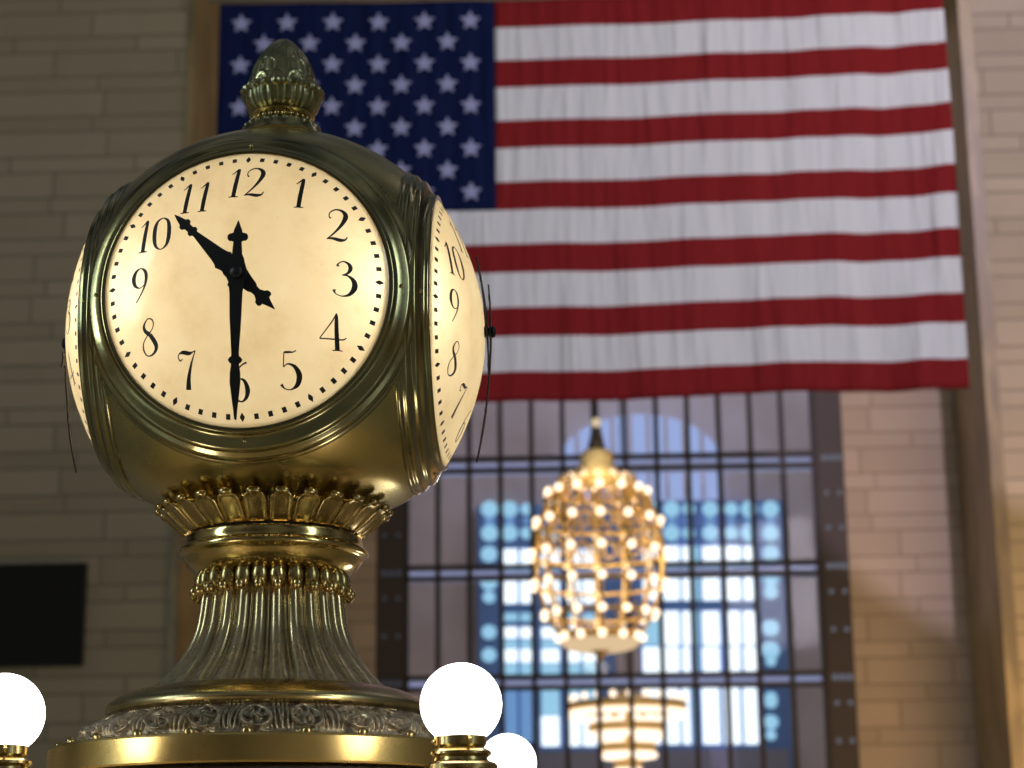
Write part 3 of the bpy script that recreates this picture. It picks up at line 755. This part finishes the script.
# fluted trumpet foot
NF = 26
def flutes():
    pr = cr_spline(PR([(64,579),(67,588),(69,600),(70.5,613),(73,629),(78,644),(86.5,660),(98,675),(112,688),(124,697)]), 7)
    n = NF*20; v = []; f = []; m_ = len(pr)
    for j in range(n):
        th = 2*PI*j/n; a = (th*NF/(2*PI)) % 1.0; x = (a-.5)*2
        for i, (r_, z) in enumerate(pr):
            t = i/(m_-1)
            # a round rib with a narrow bead in the valley
            rib = .0170*(math.sqrt(max(0, 1-(x/.74)**2)) if abs(x) < .74 else 0)
            bead = .0085*math.sqrt(max(0, 1-((1-abs(x))/.16)**2)) if abs(x) > .84 else 0
            amp = (r_/pr[0][0])**.55 * (1-.55*max(0, t-.8)/.2)
            rr = r_ - .012 + (rib+bead)*amp
            v.append((rr*math.cos(th), rr*math.sin(th), z))
    for j in range(n):
        k = (j+1) % n
        for i in range(m_-1): f.append((j*m_+i, k*m_+i, k*m_+i+1, j*m_+i+1))
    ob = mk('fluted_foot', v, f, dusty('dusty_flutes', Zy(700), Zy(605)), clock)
    buds = MB()
    for j in range(NF):
        th = 2*PI*(j+.5)/NF; rot = Matrix.Rotation(th, 3, 'Z'); c, s_ = math.cos(th), math.sin(th)
        r1 = Rp(77.5, 595); buds.ball((r1*c, r1*s_, Zy(595)), .0125, 14, 10, (1.0, .85, 1.1), rot)
        r2 = Rp(71, 586); buds.ball((r2*c, r2*s_, Zy(586)), .0185, 14, 12, (.9, 1.0, 1.55), rot)
    buds.build('bud', BR_MID, ob)
flutes()
tor = cr_spline(PR([(114,692),(127,693),(140,696.5),(151,701),(158.5,706),(162.5,711),(162,716),(158,719),(152,719.5)]), 4)
b_ = MB(); b_.lathe(tor, 128)
b_.build('foot_moulding', dusty('dusty_moulding', Zy(688)+.05, Zy(690)+.06), clock) if False else b_.build('foot_moulding', brass('moulding_brass', (.62,.46,.20), (.36,.29,.16), .2, .38, 9), clock)

# relief band with rosettes and leaves
def relief():
    za, zb4 = Zy(719), Zy(750); ra, rb = Rp(153, 719), Rp(189, 750)
    n = 1500; M_ = 60; v = []; f = []; NR = 24
    for j in range(n):
        th = 2*PI*j/n; a = (th*NR/(2*PI)+.1) % 1.0; x = (a-.5)*2
        for i in range(M_+1):
            t = i/M_; y = (t-.46)*1.3                      # -.6 .. .7
            r_ = ra+(rb-ra)*t + .018*math.sin(PI*t); z = za+(zb4-za)*t
            d_ = math.hypot(x*.85, y*1.15); ang = math.atan2(y, x)
            h = .011*math.exp(-((d_-.50-.04*math.sin(ang*2))/.085)**2)          # circular stem
            h += .013*math.exp(-(d_/.20)**2)*(1+.35*math.cos(ang*5))             # centre flower
            h += .008*math.exp(-((d_-.32)/.06)**2)*max(0, math.cos(ang*6))       # petals
            if abs(x) > .55:
                q = (1-abs(x))/.45
                h += .010*abs(math.sin(q*PI*2.2 + t*1.8))**1.5*math.sin(PI*min(1, t*1.1+.05))*min(1, (abs(x)-.5)*6)
            h += .008*math.exp(-(((abs(x)-.28)/.13)**2 + ((t-.92)/.09)**2))
            h += .006*math.exp(-((t-.02)/.03)**2)
            rr = r_+h*1.6 - .008
            v.append((rr*math.cos(th), rr*math.sin(th), z + h*.25))
    m_ = M_+1
    for j in range(n):
        k = (j+1) % n
        for i in range(M_): f.append((j*m_+i, k*m_+i, k*m_+i+1, j*m_+i+1))
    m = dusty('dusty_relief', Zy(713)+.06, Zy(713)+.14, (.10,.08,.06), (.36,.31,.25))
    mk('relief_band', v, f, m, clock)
relief()
zb5 = Zy(778.5); Rb = Rp(218, 765)
b_ = MB(); zt5 = Zy(752.0)
b_.lathe([(Rp(184,748), zt5+.006), (Rb-.012, zt5+.003), (Rb-.002, zt5), (Rb, zt5-.004), (Rb, zb5+.004), (Rb-.002, zb5), (Rb-.02, zb5-.002)], 160)
bb = b_.build('base_band', BR_GOLD, clock, autos=18)
first = None
for k in range(24):
    th = 2*PI*(k+.3)/24; r_ = Rb-.026; big = True
    if first is None: bd = MB(); bd.ball((0,0,0), .0105, 14, 10); o2 = first = bd.build('band_bead', BR_MID, bb)
    else: o2 = first.copy(); COL.objects.link(o2)
    o2.location = (r_*math.cos(th), r_*math.sin(th), zt5+.006); o2.scale = (1,1,1) if big else (.6,.6,.6)
b_ = MB(); b_.lathe([(Rb-.03, zb5+.002), (Rb-.012, zb5-.012), (Rb-.03, zb5-.02), (Rb-.03, ZR)], 128); b_.build('plinth', mat('dark_plinth', (.05,.04,.03), .7), clock)

# lamps inside the clock
def inner(x, y, z, e_, r_):
    Mz = Matrix.Rotation(YAW, 3, 'Z'); p_ = Mz @ Vector((x, y, 0)); light('POINT', 'dial_lamp', (CX+p_.x, CY+p_.y, CZ+z), (0,0,0), e_, (1, .90, .75), r_)
inner(0, 0, -.02, 3.5, .12)
for sx in (1, -1):
    for sy in (1, -1): inner(.275*sx, .275*sy, .0, 1.35, .04)

# ------------------------------------------------------------------ information booth and globe lamps
bx, by = CX+.0, CY+.33
booth = empty('information_booth', (bx, by, 0), YAW, 'round booth whose roof edge carries the brass clock and globe lamps', 'booth')
b_ = MB(); b_.lathe([(1.12, ZR-.20), (1.16, ZR-.17), (1.17, ZR-.12), (1.20, ZR-.10), (1.21, ZR-.02), (1.20, ZR)], 96); b_.build('roof', mat('tan_roof_of_booth', (.60,.45,.26), .25), booth, autos=30)  # roof colour lightened so it reflects warm light onto the lower clock body
b_ = MB(); b_.lathe([(1.12, 0), (1.12, 1.05)], 48); b_.build('counter_wall', MARBLE, booth, autos=30)
b_ = MB(); b_.lathe([(1.16, 1.05), (1.16, 1.10)], 48); b_.build('counter_top', BR_GOLD, booth, autos=30)
for k in range(8):
    th = 2*PI*(k+.5)/8; b_ = MB(); b_.box(1.08*math.cos(th)-.03, 1.08*math.cos(th)+.03, 1.08*math.sin(th)-.03, 1.08*math.sin(th)+.03, 1.10, ZR-.20); b_.build('post', BR_MID, booth, smooth=False)

def globe_lamp(px, py, rp, D, label, rpx=None):
    c = at(px, py, D); r_ = rp/F_PX*((c-CAM).dot(FW))
    root = empty('globe_lamp', (c.x, c.y, ZR), 0, label, 'lamp', 'globe lamps around the clock foot')
    zc = c.z - ZR
    b_ = MB(); b_.ball((0,0,zc), r_, 48, 28); b_.build('globe', GLOBE, root)
    k = r_/.0815
    t = zc - r_*.82
    prof = [(.048*k, t+.006),(.050*k, t+.004),(.050*k, t-.014),(.045*k, t-.018),(.056*k, t-.024),(.060*k, t-.027),(.060*k, t-.032),(.052*k, t-.038),(.054*k, t-.044),(.068*k, t-.048),(.072*k, t-.052),(.072*k, t-.060),(.060*k, t-.066)]
    prof = [(a, z) for a, z in prof if z > .001] + [(.07*k, 0.0)]
    b_ = MB(); b_.lathe(prof, 48); b_.build('collar', BR_MID, root, autos=35)
    cg = MB()
    for q in range(3):
        th = -PI/2+.35+q*2*PI/3; cg.tube([(.0525*k*math.cos(th), .0525*k*math.sin(th), t+.006), (.0525*k*math.cos(th), .0525*k*math.sin(th), t-.014)], .003, 6); cg.ball((.056*k*math.cos(th), .056*k*math.sin(th), t-.006), .004, 8, 6)
    cg.build('thumb_screw', BR_MID, root)
globe_lamp(461, 704, 41, 3.97, 'glowing white globe lamp, largest, right of the clock foot')
globe_lamp(4, 714, 40.5, 3.99, 'glowing white globe lamp at the left edge, cut off')
globe_lamp(507.5, 763, 29, 5.3, 'glowing white globe lamp low behind the larger right one')
